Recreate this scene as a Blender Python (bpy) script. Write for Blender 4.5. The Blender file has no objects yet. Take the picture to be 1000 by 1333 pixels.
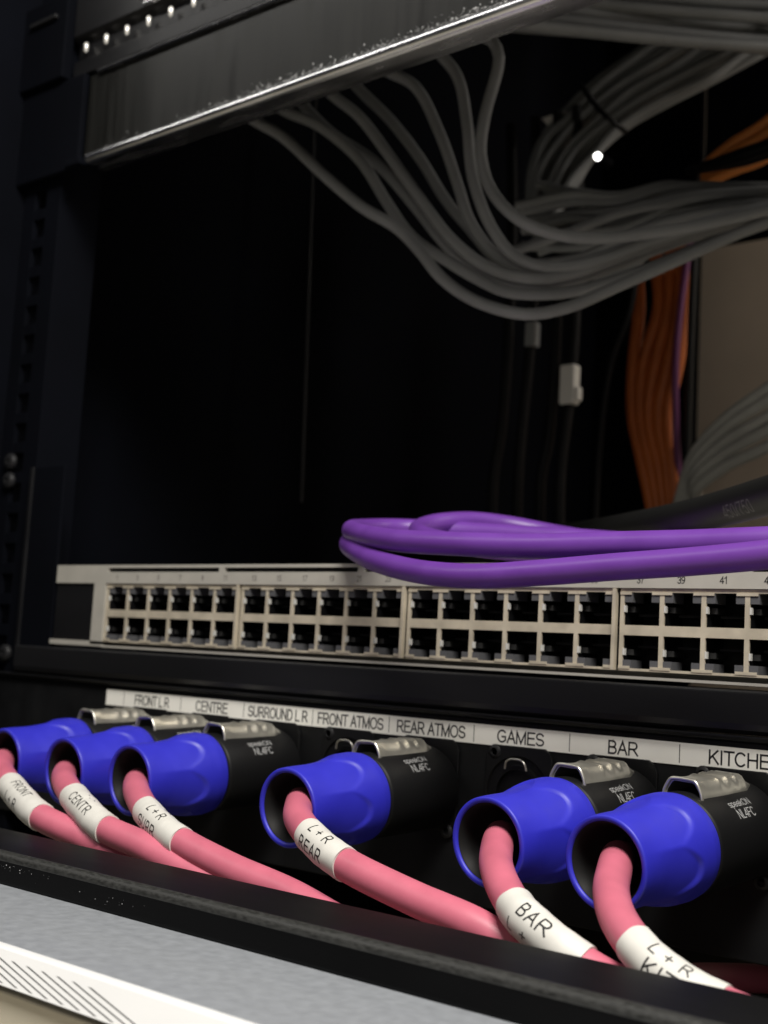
import bpy, bmesh, math, random
from mathutils import Vector, Matrix
S = 0.001            # all lengths below are written in millimetres
R = math.radians
sc = bpy.context.scene
col = sc.collection
random.seed(11)

# ------------------------------------------------------------------ camera
cam_d = bpy.data.cameras.new('camera'); cam = bpy.data.objects.new('camera', cam_d); col.objects.link(cam)
YAW, PITCH, ROLL = 0.69546, 0.11531, 0.05668
fw = Vector((-math.sin(YAW)*math.cos(PITCH), math.cos(YAW)*math.cos(PITCH), math.sin(PITCH)))
r0 = Vector((math.cos(YAW), math.sin(YAW), 0)); u0 = r0.cross(fw)
rt = r0*math.cos(ROLL) + u0*math.sin(ROLL); up = rt.cross(fw)
CAM = Vector((457.99, -358.40, -26.28))
M = Matrix((rt, up, -fw)).transposed().to_4x4(); M.translation = CAM*S
cam.matrix_world = M
cam_d.sensor_fit = 'HORIZONTAL'; cam_d.sensor_width = 27.0; cam_d.lens = 27.0*1.64997
cam_d.clip_start = 0.01; cam_d.clip_end = 50
cam_d.dof.use_dof = True; cam_d.dof.focus_distance = 0.345; cam_d.dof.aperture_fstop = 19.0
sc.camera = cam
# ------------------------------------------------------------------ world, lamps, exposure
w = bpy.data.worlds.new('World'); sc.world = w; w.use_nodes = True
w.node_tree.nodes['Background'].inputs[0].default_value = (0.4, 0.55, 1.0, 1)
w.node_tree.nodes['Background'].inputs[1].default_value = 0.007
def area(name, loc, target, size, power, colour):
    d = bpy.data.lights.new(name, 'AREA'); d.shape = 'RECTANGLE'; d.size, d.size_y = size; d.energy = power; d.color = colour
    o = bpy.data.objects.new(name, d); col.objects.link(o); o.location = Vector(loc)*S
    o.rotation_euler = (Vector(target)-Vector(loc)).to_track_quat('-Z', 'Y').to_euler(); return o
area('ceiling_lamp', (630, -430, 720), (230, -20, -20), (0.42, 0.22), 16.0, (1.0, 0.965, 0.90))
area('room_fill', (700, -1500, 250), (180, 200, 100), (1.2, 0.9), 2.6, (1.0, 0.93, 0.84))  # added soft fill in place of light bounced around the room
tl = area('tube_lamp', (-880, -810, 1150), (0, 0, 0), (1.15, 0.10), 6.0, (1.0, 0.97, 0.92)); tl.rotation_euler = (R(40), 0, 0)
area('rear_room_lamp', (430, 480, 440), (120, 560, 220), (0.2, 0.2), 1.1, (1.0, 0.93, 0.84))
sc.view_settings.view_transform = 'Standard'; sc.view_settings.look = 'None'; sc.view_settings.gamma = 1
sc.view_settings.exposure = 0.0
try:
    sc.cycles.use_denoising = True
    sc.cycles.max_bounces = 8
except Exception: pass

# ---- cable routes, millimetres
HANG = [[[-13.2,46,304.9],[-9.2,55,266.9],[0.8,60,244.9],[25.6,65.1,227.3],[49.2,70.5,205.2],[71.5,76,185.8],[89.2,80.6,174.2],[100.9,83.7,162.4],[112.8,86.8,147.9],[129.4,91.6,136],[151.4,98.2,128.7],[163.7,112,133.3],[177.1,135.3,147.8],[191.7,159,163.3],[209.1,185.3,181],[229.3,212,199.2]],[[-1.4,55.7,309.8],[2.6,64.7,271.8],[12.6,69.7,249.8],[38.3,77.6,234.6],[60.1,84.5,214.8],[75.4,89.2,191.6],[88.4,93.4,173.7],[104.9,99.2,161.4],[119.4,104.5,151.7],[133.4,109.7,144.5],[148.8,118.3,143.4],[159.3,135.7,149],[176.2,162.3,163.4],[191.9,185.7,178.4],[212.9,215,195.5],[226,230,205.6]],[[1.6,69.9,317.9],[5.6,78.9,279.9],[15.6,83.9,257.9],[33.8,89.2,237.5],[60.7,97.6,216.9],[80.6,103.9,193.7],[96.7,109.2,173.2],[108.9,113.4,161.8],[122.7,118.4,153.5],[140,125,150.1],[149.4,140,155.7],[166.5,166.3,171.3],[186.8,195.7,188.8],[219.3,237,211.1]],[[23.6,66.9,316.1],[27.6,75.9,278.1],[37.6,80.9,256.1],[57.4,85.6,237.8],[75.1,89.8,214.9],[92.3,94,191.4],[108.7,98.2,170.1],[127,103.3,155.3],[146.9,109.2,148.8],[158.5,125,153.5],[175.9,153.3,170.1],[194.1,180.7,184.5],[225.3,222,202.4]],[[27.3,80.7,325.5],[31.3,89.7,287.5],[41.3,94.7,265.5],[63.1,102.2,241.1],[79.6,108,218.8],[92.6,112.6,197.3],[104.9,117.3,181.8],[116.9,121.9,167.4],[134.7,129.3,158],[150.5,148,164.1],[170.2,172.6,179.4],[189.8,196,193.1],[221.3,232,210.3]],[[47.2,78.6,326.7],[51.2,87.6,288.7],[61.2,92.6,266.7],[80.5,98.9,253.1],[94,103.2,227.9],[104.4,106.3,200.6],[111.3,108.4,181.8],[121.9,112.1,166.8],[137.5,117.9,157.4],[152.1,138.3,163],[170.4,172.1,181.5],[187.5,200.7,196.5],[217.2,242,215.9]],[[82.1,78.1,327.2],[86.1,87.1,289.2],[96.1,92.1,267.2],[108.7,96.3,249.4],[114.4,97.9,225.8],[118.8,98.9,198.2],[128.4,102.1,173.8],[138.6,105.8,160],[149.4,110,154.4],[157.3,120.8,155.5],[167,134,160.9],[181,152.6,172.8],[197.5,173.6,183.6],[229.3,212,200]],[[106.4,77.2,326.1],[110.4,86.2,288.1],[120.4,91.2,266.1],[129.3,93.7,260.9],[133.4,94.7,251.6],[131.9,94.1,240.6],[128.5,92.8,225],[127.5,92.2,205.9],[133.5,93.7,187.6],[147.8,97.8,171.8],[161,108.1,166.2],[172.5,124,167.5],[186.3,142.6,172.9],[202.4,163.6,180.4],[233.3,202,197.5]]]
RUN = [[[95.1,150,177.5],[102.8,156.3,182.1],[123.5,173.4,193.2],[144.2,190.5,205.7],[162.9,205.6,212.2],[178.8,218.5,217.4],[217.9,250,223.3]],[[54.6,250,258.7],[78,251.3,250.2],[108.1,253,241.7],[128.7,254.3,239.8],[148.5,255.5,240.3],[172.9,257.1,235.9],[214,260,225.7]],[[56.4,240,244.7],[83.4,243.1,240.5],[112.1,246.4,234.3],[131.8,248.9,233],[150.8,251.3,233.6],[174.3,254.4,230.9],[214.1,260,223.2]],[[65.5,220,219.3],[95,225.3,222.3],[121.7,230.2,216.8],[148.4,235.4,219.5],[180.2,241.9,219.7],[218,250,216.7]],[[72.8,210,206.1],[100.8,217,202.6],[125.9,223.6,204.6],[151.1,230.5,210.7],[181.6,239.2,214.9],[218.1,250,215.9]],[[98.5,180,182.6],[123.7,191.7,186.4],[148,203.3,199.6],[168.6,213.3,206.3],[192.2,225,210.4],[222,240,212.7]],[[64,215,232.5],[95.9,222.7,235.5],[121.7,229.2,231.7],[147.6,236,234.8],[178.9,244.4,227.9],[216,255,223.7]],[[64.6,219,230],[94.8,224.8,231.9],[121.4,230,229.4],[147.8,235.5,233.3],[179.8,242.4,229.6],[217.5,251,224.5]],[[65.4,223,224.8],[93.8,227,225.7],[121,231,224.5],[148.2,235.2,226.7],[180.8,240.4,223.8],[219.2,247,218]],[[66,227,221.8],[92.4,229.4,224.1],[120.6,232.2,219.8],[148.3,235,227.9],[181.6,238.6,226.7],[220.7,243,220]],[[77.5,215,209.5],[99.6,218.3,211.9],[126.3,222.5,210.1],[152.8,226.8,216.8],[184.7,232.2,217],[222.4,239,211.5]],[[78.2,219,204.3],[98.2,221,208.1],[125.8,223.8,203.3],[152.9,226.7,214.2],[185.6,230.4,214.6],[224,235,208.4]],[[79.1,223,196],[96.9,223.9,199.1],[125.3,225.3,195.8],[153.1,226.8,208.1],[186.4,228.7,212.3],[225.6,231,205.2]],[[80.1,227,187.2],[95.4,227,189.7],[124.7,227,187.8],[153.2,227,201.3],[187.3,227,208.7],[227.2,227,200.9]]]
BUNDLE = [[[150,366,406.4],[112.8,356,399.5],[80.2,346,384.2],[62.2,336,369.9],[45.9,326,355],[31.3,316,335.4],[21.7,306,316.3],[19.7,296,292.9],[25.3,286,263.6],[33.2,276,242.1]],[[156.3,357,398.1],[121.7,347,391.2],[88.3,337,377.5],[71.3,327,362.9],[55.9,317,347.7],[42.9,307,327.8],[30.1,297,310.2],[28.1,287,287.4],[33,277,259.3],[40.1,267,238]],[[155.3,362,399.7],[124.7,352,390.7],[94.4,342,376.5],[77.4,332,361.5],[60.4,322,346.8],[38.9,312,330.8],[28.7,302,311.7],[26.7,292,288.9],[30.6,282,261.4],[37.5,272,239.8]],[[155.8,366,399.5],[123.5,356,392.5],[98.6,346,376.1],[79.5,336,361.7],[59.9,326,348.1],[40.8,316,330.9],[30.2,306,311.3],[26.1,296,289.8],[30.6,286,262.7],[36.6,276,240.8]],[[161.3,357,392],[132.9,347,383.9],[105.5,337,369.9],[85.9,327,356],[66.7,317,342.4],[49.6,307,324.6],[38.4,297,305.4],[32.6,287,285.2],[36.2,277,258.7],[43.1,267,236.8]],[[160.4,362,393.6],[134.7,352,384.1],[106.8,342,371.1],[86.8,332,357.1],[72.1,322,341.1],[49.2,312,325.9],[36.3,302,307.2],[32.2,292,286.2],[35.9,282,260.5],[40.2,272,238.8]],[[160.6,366,393.6],[137.5,356,383.5],[108.5,346,371.7],[90.1,336,356.7],[73,326,341.7],[49.6,316,326.7],[35.1,306,308.5],[32.1,296,287],[35.3,286,261.9],[38.8,276,240]],[[165.7,357,386.7],[142.9,347,377.5],[116.6,337,365],[98.3,327,350.1],[77.1,317,337.4],[61,307,319.1],[46.9,297,300.3],[42.8,287,280.3],[42.7,277,257.6],[46,267,235.8]],[[164.8,362,388.3],[143.8,352,378.2],[124,342,363.5],[101.7,332,350],[79.8,322,337.3],[62.3,312,319.6],[45.4,302,301.9],[41.4,292,281.8],[40,282,259.8],[42.6,272,237.9]],[[165.9,366,387.2],[144.7,356,378.8],[122.7,346,365.4],[104.8,336,349.7],[80.8,326,337.9],[58.8,316,322.3],[43.3,306,303.6],[39,296,283.6],[40.3,286,261.1],[41,276,239.2]],[[170.8,357,380.6],[151.9,347,371.6],[135.5,337,356.7],[110.1,327,344.4],[88.7,317,331.7],[67.5,307,316],[51.7,297,297.5],[47,287,278.2],[47.5,277,256.8],[47.5,267,235.2]],[[169.8,362,382.1],[155,352,371],[132.8,342,359.6],[115,332,343.6],[89,322,332.8],[69.8,312,316.1],[54.2,302,296.7],[47,292,279.1],[46.6,282,258.6],[45.5,272,236.8]],[[170.4,366,381.8],[156.3,356,371.3],[134,346,360.4],[113.6,336,345.5],[91.1,326,332.8],[72.3,316,315.8],[54.7,306,297],[47.1,296,279.7],[43.4,286,260.5],[43.4,276,238.3]],[[175.6,357,374.7],[162.4,347,364.8],[143.8,337,353],[124.5,327,337.6],[98.9,317,326.7],[76.7,307,311.6],[63.2,297,290.8],[55.2,287,274.3],[53.1,277,255.9],[50.3,267,234.2]],[[176.9,362,373.6],[165.8,352,364],[149.5,342,352.2],[125.2,332,338.8],[101.5,322,326.7],[77.1,312,312.6],[60,302,293.3],[55.4,292,275],[51.3,282,257.8],[48.5,272,235.7]]]
TOP = [[[106,100,279.5],[114.6,126.1,287.7],[129.7,164.3,296.5],[148.5,205.2,304.8],[168.3,243.5,312.4],[201.1,300,323.6]],[[98.8,109,290.4],[107.9,135.2,298.6],[123.6,173.7,307.1],[143.1,214.7,314.7],[163.5,253.2,321.8],[197.1,310,332.4]],[[91.6,118,301.8],[101.1,144.3,310.1],[117.5,183,318.7],[137.6,224.3,326.4],[158.7,262.9,333.6],[193.1,320,344.3]],[[84.4,127,312.7],[97.1,149.6,318.3],[117.5,182.7,323.6],[140.9,218,328.6],[164.2,251.1,333.5],[200.8,300,340.9]],[[77.1,136,324.1],[90.4,158.7,329.8],[111.3,192,335.2],[135.4,227.5,340.7],[159.3,260.8,346.1],[196.7,310,354.1]],[[71.3,145,312.1],[84.9,167.8,317.4],[106.3,201.3,323.9],[130.7,237.1,332.1],[155,270.5,339.9],[193,320,350.4]],[[64,154,324.4],[80.8,173,327.1],[106.3,201,326.4],[134.3,230.8,323.4],[161,258.7,321.3],[201.1,300,320.7]],[[56.5,163,340.5],[73.8,182.2,343.2],[100,210.3,342],[128.7,240.3,338.2],[156.1,268.5,335.4],[197.1,310,334]],[[50.9,172,325.7],[68.5,191.3,328.2],[95,219.6,330],[123.9,249.9,332.9],[151.5,278.2,336],[193.2,320,340.5]],[[43.8,181,334.9],[64.6,196.5,334.8],[95.1,219.3,331.9],[127.3,243.6,328.9],[157.3,266.4,327],[201.1,300,325.4]],[[36.1,190,353.8],[57.4,205.7,353.5],[88.6,228.6,351.7],[121.5,253.1,351.1],[152.1,276.1,351.4],[196.8,310,351.8]],[[29.5,199,353.3],[51.3,214.8,352.9],[83.1,237.9,349.6],[116.7,262.7,346.1],[147.7,285.8,343.7],[193.2,320,341.6]],[[22.9,208,355.5],[47.8,220,352.5],[83.4,237.6,348.2],[120,256.4,346.6],[153.2,274,345.9],[200.7,300,344.2]],[[15.2,217,374.5],[40.7,229.1,371.3],[77.1,246.9,363.5],[114.6,265.9,355.2],[148.6,283.7,348.7],[197,310,341.5]]]
ORANGE = [[[39.6,400,306.3],[38.9,400,262.3],[42.7,400,223.4],[40,400,185.9],[40.8,400,148.4],[50.3,400,110.8],[58.3,400,79.2],[64,400,43.3]],[[55.1,400,303.3],[54.2,400,259.7],[57.9,400,221.4],[48.2,400,185.1],[46.6,400,147.9],[56,400,110.5],[62.8,400,79.1],[68.5,400,43.3]],[[66.7,400,301],[65.8,400,257.8],[65.3,400,220.4],[57.5,400,184.1],[53,400,147.4],[61.7,400,110.2],[67.3,400,79],[72.9,400,43.3]],[[73.6,400,299.6],[72.7,400,256.7],[72.2,400,219.4],[66.6,400,183.1],[60.5,400,146.8],[67.3,400,109.9],[71.7,400,78.9],[77.3,400,43.3]],[[78.7,400,298.6],[77.7,400,255.8],[77.2,400,218.7],[73.4,400,182.3],[67.3,400,146.3],[71.8,400,109.6],[75,400,78.8],[80.6,400,43.2]]]
VIOLET = [[[89.5,385,291.5],[85.8,385,250.2],[81.5,385,214.3],[79.3,385,178.4],[77.9,390,143.5],[75.7,400,109.4],[76,410,64.6]]]
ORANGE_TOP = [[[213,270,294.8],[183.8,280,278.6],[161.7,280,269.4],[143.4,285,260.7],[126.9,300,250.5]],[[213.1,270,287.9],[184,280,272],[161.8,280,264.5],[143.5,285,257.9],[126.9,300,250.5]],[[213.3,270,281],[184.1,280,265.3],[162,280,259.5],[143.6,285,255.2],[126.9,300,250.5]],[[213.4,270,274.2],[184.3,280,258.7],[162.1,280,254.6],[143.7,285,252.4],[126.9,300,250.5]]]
GRAY_RIGHT = [[[204.2,300,146.1],[174.4,310,135.8],[145.2,320,122.8],[121.7,330,105.6],[108.9,340,84.4],[98.5,350,62.4],[90.4,360,30]],[[204.3,300,139.8],[174.6,310,129.2],[145.3,320,117.2],[121.8,330,101],[111.2,340,83.1],[102.1,350,62.3],[94.6,360,30]],[[204.5,300,130.9],[174.8,310,120],[145.5,320,109.3],[122,330,94.5],[114.5,340,81.4],[107.1,350,62.2],[100.4,360,30.1]],[[204.6,300,123.3],[175,310,112.2],[145.7,320,102.5],[122.2,330,88.9],[117.2,340,79.9],[111.4,350,62.1],[105.3,360,30.1]],[[204.7,300,114.5],[175.2,310,103],[145.9,320,94.7],[122.4,330,82.5],[120.4,340,78.1],[116.3,350,62],[111,360,30.1]]]
BLACK = [[[-18.9,260,35.5],[97.6,200,39.2],[176.6,140,36.7],[226.6,100,35.4],[259.8,70,34.8],[289.8,40,34.3],[321.2,10,34.8]]]
PURPLE = [[[336.3,-30,11.4],[320.4,-32,11.1],[299.1,-34,10.5],[276.1,-36,10.2],[250.6,-37,10],[219.8,-34,11.4],[188.1,-26,13.8],[160.5,-12,17.7],[136.5,8,22.4],[123,30,25.9],[122.7,50,28.5],[138.8,65,28.9],[170.7,75,27.5],[207.8,85,25.4],[238.4,90,22.5],[264.9,100,20.9]],[[341.9,-45,7.8],[326.4,-46,5.9],[305.1,-46,4.2],[281.4,-45,2.9],[255.5,-44,1.3],[232.1,-42,0.5],[206.5,-36,2.2],[175,-22,7.4],[148.3,-4,13.9],[129.6,15,18.5],[117.3,35,22.7],[117.9,50,25],[134.8,60,24.2],[166.8,70,21.9],[210.8,80,20]],[[264.3,10,10.5],[241.1,6,11.8],[218,4,13.1],[197.2,6,15.2],[176.2,12,18.1],[156.4,25,22.5],[142.1,45,27.8],[139.9,60,31.5],[144,75,33.9],[152.7,90,33.8],[169.7,100,30.9],[199.4,100,25.9],[233.6,100,20.6]]]
PINK = {"surr":[[91.7,-50,-73.6],[113.8,-70,-73.8],[126.5,-80,-74.6],[139.9,-88,-77.1],[155.1,-95,-80],[169.5,-99,-82.9],[193.3,-100,-87.4],[217.6,-100,-91.1],[237.3,-100,-95.8],[274.8,-100,-104.4]],"cent":[[50.6,-50,-74.3],[73.8,-70,-74.2],[87.5,-80,-75.1],[102,-88,-76.9],[119.1,-95,-80.1],[135,-99,-83.7],[157.6,-101,-86.4],[182,-101,-91.5],[206.3,-100,-95.8],[245.7,-100,-102.7]],"front":[[9.8,-50,-73.3],[35.3,-70,-73.4],[49.5,-80,-74.9],[65.6,-88,-77.1],[83.1,-94,-80.8],[99.9,-98,-84.4],[124.2,-98,-88.2],[151.2,-98,-92.7],[179.2,-98,-96.5],[222.5,-98,-104.4]],"rear":[[172.4,-50,-72.4],[190.2,-70,-72.2],[199.5,-80,-73.7],[211.7,-89,-75.7],[224.4,-95,-78.6],[235.7,-98,-81],[257.9,-98,-85.7],[277,-98,-89],[288.9,-92,-95],[285.2,-60,-105.1],[284.3,-20,-112.2],[286.7,15,-116.3],[297.7,35,-117.6],[313.7,50,-117.4]],"bar":[[251.2,-50,-73.3],[263.3,-70,-73.8],[271.2,-82,-76.7],[280.5,-92,-80],[289.8,-99,-83.5],[302,-104,-87.5],[312.1,-104,-91.6],[323.4,-103,-94.8],[334.5,-100,-96.9]],"kit":[[288.7,-50,-73.9],[299.7,-72,-74.7],[306.2,-85,-77.9],[314.5,-96,-81.6],[322.9,-102,-85.6],[331.8,-105,-89.2],[341.9,-105,-92.4],[352.9,-104,-94.4],[363.8,-100,-96.5]]}

# ------------------------------------------------------------------ helpers
class MB:
    """collects verts and faces (millimetres)"""
    def __init__(s): s.v = []; s.f = []; s.m = []; s.sm = []
    def add(s, v, f, mat=0, smooth=False):
        b = len(s.v); s.v += [tuple(p) for p in v]
        for q in f: s.f.append([i+b for i in q]); s.m.append(mat); s.sm.append(smooth)
    def box(s, a, b, mat=0):
        (x0,y0,z0),(x1,y1,z1) = a, b
        v = [(x0,y0,z0),(x1,y0,z0),(x1,y1,z0),(x0,y1,z0),(x0,y0,z1),(x1,y0,z1),(x1,y1,z1),(x0,y1,z1)]
        s.add(v, [(0,3,2,1),(4,5,6,7),(0,1,5,4),(1,2,6,5),(2,3,7,6),(3,0,4,7)], mat)
    def prism(s, prof, x0, x1, mat=0, smooth=False, axis='x', caps=True):
        n = len(prof)
        if axis == 'x': mk = lambda t, p: (t, p[0], p[1])
        elif axis == 'y': mk = lambda t, p: (p[0], t, p[1])
        else: mk = lambda t, p: (p[0], p[1], t)
        v = [mk(x0, p) for p in prof] + [mk(x1, p) for p in prof]
        s.add(v, [(i, (i+1) % n, (i+1) % n+n, i+n) for i in range(n)], mat, smooth)
        if caps: s.add(v, [list(range(n)), list(range(n, 2*n))], mat)
    def rings(s, rings, mat=0, smooth=True, caps=(False, False), closed=True):
        n = len(rings[0]); v = [p for r in rings for p in r]; f = []
        for i in range(len(rings)-1):
            for j in range(n if closed else n-1):
                k = (j+1) % n
                f.append((i*n+j, i*n+k, (i+1)*n+k, (i+1)*n+j))
        s.add(v, f, mat, smooth)
        if caps[0]: s.add(rings[0], [list(range(n))], mat)
        if caps[1]: s.add(rings[-1], [list(range(n))], mat)
    def build(s, name, mats, parent=None, bevel=0, loc=None, segs=2):
        me = bpy.data.meshes.new(name)
        me.from_pydata([(x*S, y*S, z*S) for x, y, z in s.v], [], s.f)
        if not isinstance(mats, (list, tuple)): mats = [mats]
        for m in mats: me.materials.append(m)
        for p, mi, sm in zip(me.polygons, s.m, s.sm): p.material_index = mi; p.use_smooth = sm
        bm = bmesh.new(); bm.from_mesh(me); bmesh.ops.remove_doubles(bm, verts=bm.verts, dist=1e-7)
        bmesh.ops.recalc_face_normals(bm, faces=bm.faces)
        for e in bm.edges:
            if len(e.link_faces) == 2 and (not (e.link_faces[0].smooth and e.link_faces[1].smooth) or e.calc_face_angle(0) > R(55)): e.smooth = False
        bm.to_mesh(me); bm.free()
        return link(name, me, parent, bevel, loc, segs)
def link(name, me, parent=None, bevel=0, loc=None, segs=2):
    o = bpy.data.objects.new(name, me); col.objects.link(o)
    if parent: o.parent = parent
    if loc: o.location = Vector(loc)*S
    if bevel:
        b = o.modifiers.new('bevel', 'BEVEL'); b.width = bevel*S; b.segments = segs; b.limit_method = 'ANGLE'; b.angle_limit = R(35)
    return o
def tag(o, label, cat, group=None, kind=None):
    o['label'] = label; o['category'] = cat
    if group: o['group'] = group
    if kind: o['kind'] = kind
    return o
def structure(o): o['kind'] = 'structure'; return o
def empty(name, loc, label=None, cat=None, group=None):
    o = bpy.data.objects.new(name, None); o.empty_display_size = .01; col.objects.link(o); o.location = Vector(loc)*S
    if label: tag(o, label, cat, group)
    return o

def catmull(pts, step=2.0):
    P = [Vector(p) for p in pts]; P = [P[0]*2-P[1]] + P + [P[-1]*2-P[-2]]; out = []; marks = []
    for i in range(1, len(P)-2):
        a, b, c, d = P[i-1:i+3]
        t0 = 0; t1 = t0+max((b-a).length, 1e-3)**.5; t2 = t1+max((c-b).length, 1e-3)**.5; t3 = t2+max((d-c).length, 1e-3)**.5
        n = max(2, int((c-b).length/step)); marks.append(len(out))
        for k in range(n):
            t = t1+(t2-t1)*k/n
            A1 = a*((t1-t)/(t1-t0))+b*((t-t0)/(t1-t0)); A2 = b*((t2-t)/(t2-t1))+c*((t-t1)/(t2-t1)); A3 = c*((t3-t)/(t3-t2))+d*((t-t2)/(t3-t2))
            B1 = A1*((t2-t)/(t2-t0))+A2*((t-t0)/(t2-t0)); B2 = A2*((t3-t)/(t3-t1))+A3*((t-t1)/(t3-t1))
            out.append(B1*((t2-t)/(t2-t1))+B2*((t-t1)/(t2-t1)))
    marks.append(len(out)); out.append(P[-2]); return out, marks
class Path:
    def __init__(s, pts, step=2.0):
        s.p, s.marks = catmull(pts, step); n = len(s.p)
        s.t = [(s.p[min(i+1, n-1)]-s.p[max(i-1, 0)]).normalized() for i in range(n)]
        s.s = [0.0]
        for i in range(1, n): s.s.append(s.s[-1]+(s.p[i]-s.p[i-1]).length)
        a = Vector((0, 0, 1)); a = (a-s.t[0]*a.dot(s.t[0])).normalized(); s.n = [a]
        for i in range(1, n):
            a = s.n[-1]; a = (a-s.t[i]*a.dot(s.t[i])).normalized(); s.n.append(a)
    def at(s, L):
        i = 0
        while i < len(s.s)-2 and s.s[i+1] < L: i += 1
        f = (L-s.s[i])/max(1e-6, s.s[i+1]-s.s[i]); f = min(max(f, 0), 1)
        t = s.t[i].lerp(s.t[i+1], f).normalized(); n = s.n[i].lerp(s.n[i+1], f); n = (n-t*n.dot(t)).normalized()
        return s.p[i].lerp(s.p[i+1], f), t, n
    def surf(s, L, ang, r):
        p, t, n = s.at(L); b = t.cross(n)
        return p+(n*math.cos(ang)+b*math.sin(ang))*r
def tube(mb, path, r, seg=20, mat=0, L0=None, L1=None, caps=(True, True), rf=None):
    Ls = [L for L in path.s if (L0 is None or L > L0+.2) and (L1 is None or L < L1-.2)]
    if L0 is not None: Ls.insert(0, L0)
    if L1 is not None: Ls.append(L1)
    rings = []
    for L in Ls:
        p, t, n = path.at(L); b = t.cross(n)
        rings.append([p+(n*math.cos(2*math.pi*j/seg)+b*math.sin(2*math.pi*j/seg))*(r if rf is None else rf(L, 2*math.pi*j/seg)) for j in range(seg)])
    mb.rings(rings, mat, True, caps)
def cable(name, pts, r, mat, seg=14, step=4.0):
    mb = MB(); tube(mb, Path(pts, step), r, seg); return mb.build(name, mat)

# ------------------------------------------------------------------ lettering drawn as even strokes (cap height 1)
def arc(cx, cy, rx, ry, a0, a1, n=14): return [(cx+rx*math.cos(R(a0+(a1-a0)*k/n)), cy+ry*math.sin(R(a0+(a1-a0)*k/n))) for k in range(n+1)]
GL = {
 'A': (.93, [[(.07,0),(.465,1),(.86,0)], [(.21,.34),(.72,.34)]]),
 'B': (.93, [[(.14,.48),(.14,0),(.50,0)]+arc(.52,.255,.29,.255,-90,90)+[(.14,.51),(.14,1),(.48,1)]+arc(.48,.755,.26,.245,90,-90)]),
 'C': (1.0, [arc(.53,.5,.42,.5,45,315,22)]),
 'D': (1.0, [[(.14,0),(.14,1),(.45,1)]+arc(.45,.5,.43,.5,90,-90,18)+[(.14,0)]]),
 'E': (.93, [[(.82,1),(.14,1),(.14,0),(.84,0)], [(.14,.53),(.77,.53)]]),
 'F': (.85, [[(.80,1),(.14,1),(.14,0)], [(.14,.52),(.69,.52)]]),
 'G': (1.08, [arc(.55,.5,.45,.5,45,318,22)+[(.93,.17),(.93,.46),(.57,.46)]]),
 'H': (1.0, [[(.14,0),(.14,1)], [(.86,0),(.86,1)], [(.14,.53),(.86,.53)]]),
 'I': (.39, [[(.195,0),(.195,1)]]),
 'K': (.93, [[(.14,0),(.14,1)], [(.80,1),(.14,.36)], [(.38,.58),(.86,0)]]),
 'L': (.78, [[(.14,1),(.14,0),(.74,0)]]),
 'M': (1.16, [[(.13,0),(.13,1),(.58,.04),(1.03,1),(1.03,0)]]),
 'N': (1.0, [[(.14,0),(.14,1),(.86,0),(.86,1)]]),
 'O': (1.08, [arc(.54,.5,.45,.5,0,360,30)]),
 'P': (.93, [[(.14,0),(.14,1),(.50,1)]+arc(.52,.73,.28,.27,90,-90)+[(.14,.46)]]),
 'R': (1.0, [[(.14,0),(.14,1),(.54,1)]+arc(.56,.735,.28,.265,90,-90)+[(.14,.47)], [(.50,.46),(.64,.34),(.92,0)]]),
 'S': (.93, [arc(.46,.745,.34,.255,20,270,16)+arc(.47,.255,.37,.245,90,-160,16)]),
 'T': (.85, [[(.04,1),(.81,1)], [(.425,1),(.425,0)]]),
 'U': (1.0, [[(.14,1),(.14,.36)]+arc(.5,.36,.36,.36,180,360,16)+[(.86,1)]]),
 '+': (.82, [[(.10,.46),(.72,.46)], [(.41,.16),(.41,.77)]]),
 '-': (.5, [[(.08,.40),(.42,.40)]]), '.': (.4, [[(.2,.0),(.2,.12)]]), ' ': (.39, []), '/': (.39, [[(0,0),(.39,1)]]),
 '0': (.78, [arc(.39,.5,.30,.5,0,360,26)]), '1': (.78, [[(.16,.76),(.44,1),(.44,0)]]),
 '2': (.78, [arc(.39,.71,.29,.29,165,-35,14)+[(.08,0),(.70,0)]]),
 '3': (.78, [arc(.38,.75,.27,.25,160,-90,14)+arc(.38,.26,.30,.26,90,-160,14)]),
 '4': (.78, [[(.56,0),(.56,1),(.06,.28),(.74,.28)]]), '5': (.78, [[(.66,1),(.20,1),(.13,.52)]+arc(.37,.32,.31,.32,130,-155,16)]),
 '6': (.78, [arc(.40,.30,.29,.30,0,360,22), arc(.52,.42,.41,.58,70,190,12)]), '7': (.78, [[(.08,1),(.70,1),(.34,.4),(.26,0)]]),
 '8': (.78, [arc(.39,.75,.25,.24,0,360,20), arc(.39,.26,.30,.26,0,360,22)]), '9': (.78, [arc(.38,.70,.29,.30,0,360,22), arc(.26,.58,.41,.58,-110,10,12)]),
 's': (.70, [arc(.34,.54,.24,.17,20,270,12)+arc(.35,.19,.26,.18,90,-160,12)]), 'p': (.78, [[(.12,.72),(.12,-.28)], arc(.40,.36,.28,.36,0,360,20)]),
 'e': (.78, [[(.11,.36),(.69,.36)]+arc(.40,.36,.29,.36,0,320,20)]), 'a': (.78, [arc(.38,.46,.26,.27,150,0,10)+[(.64,0)], arc(.36,.21,.26,.20,0,360,18)]),
 'k': (.70, [[(.12,0),(.12,1)], [(.58,.72),(.12,.30)], [(.28,.44),(.62,0)]]),
}
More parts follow.
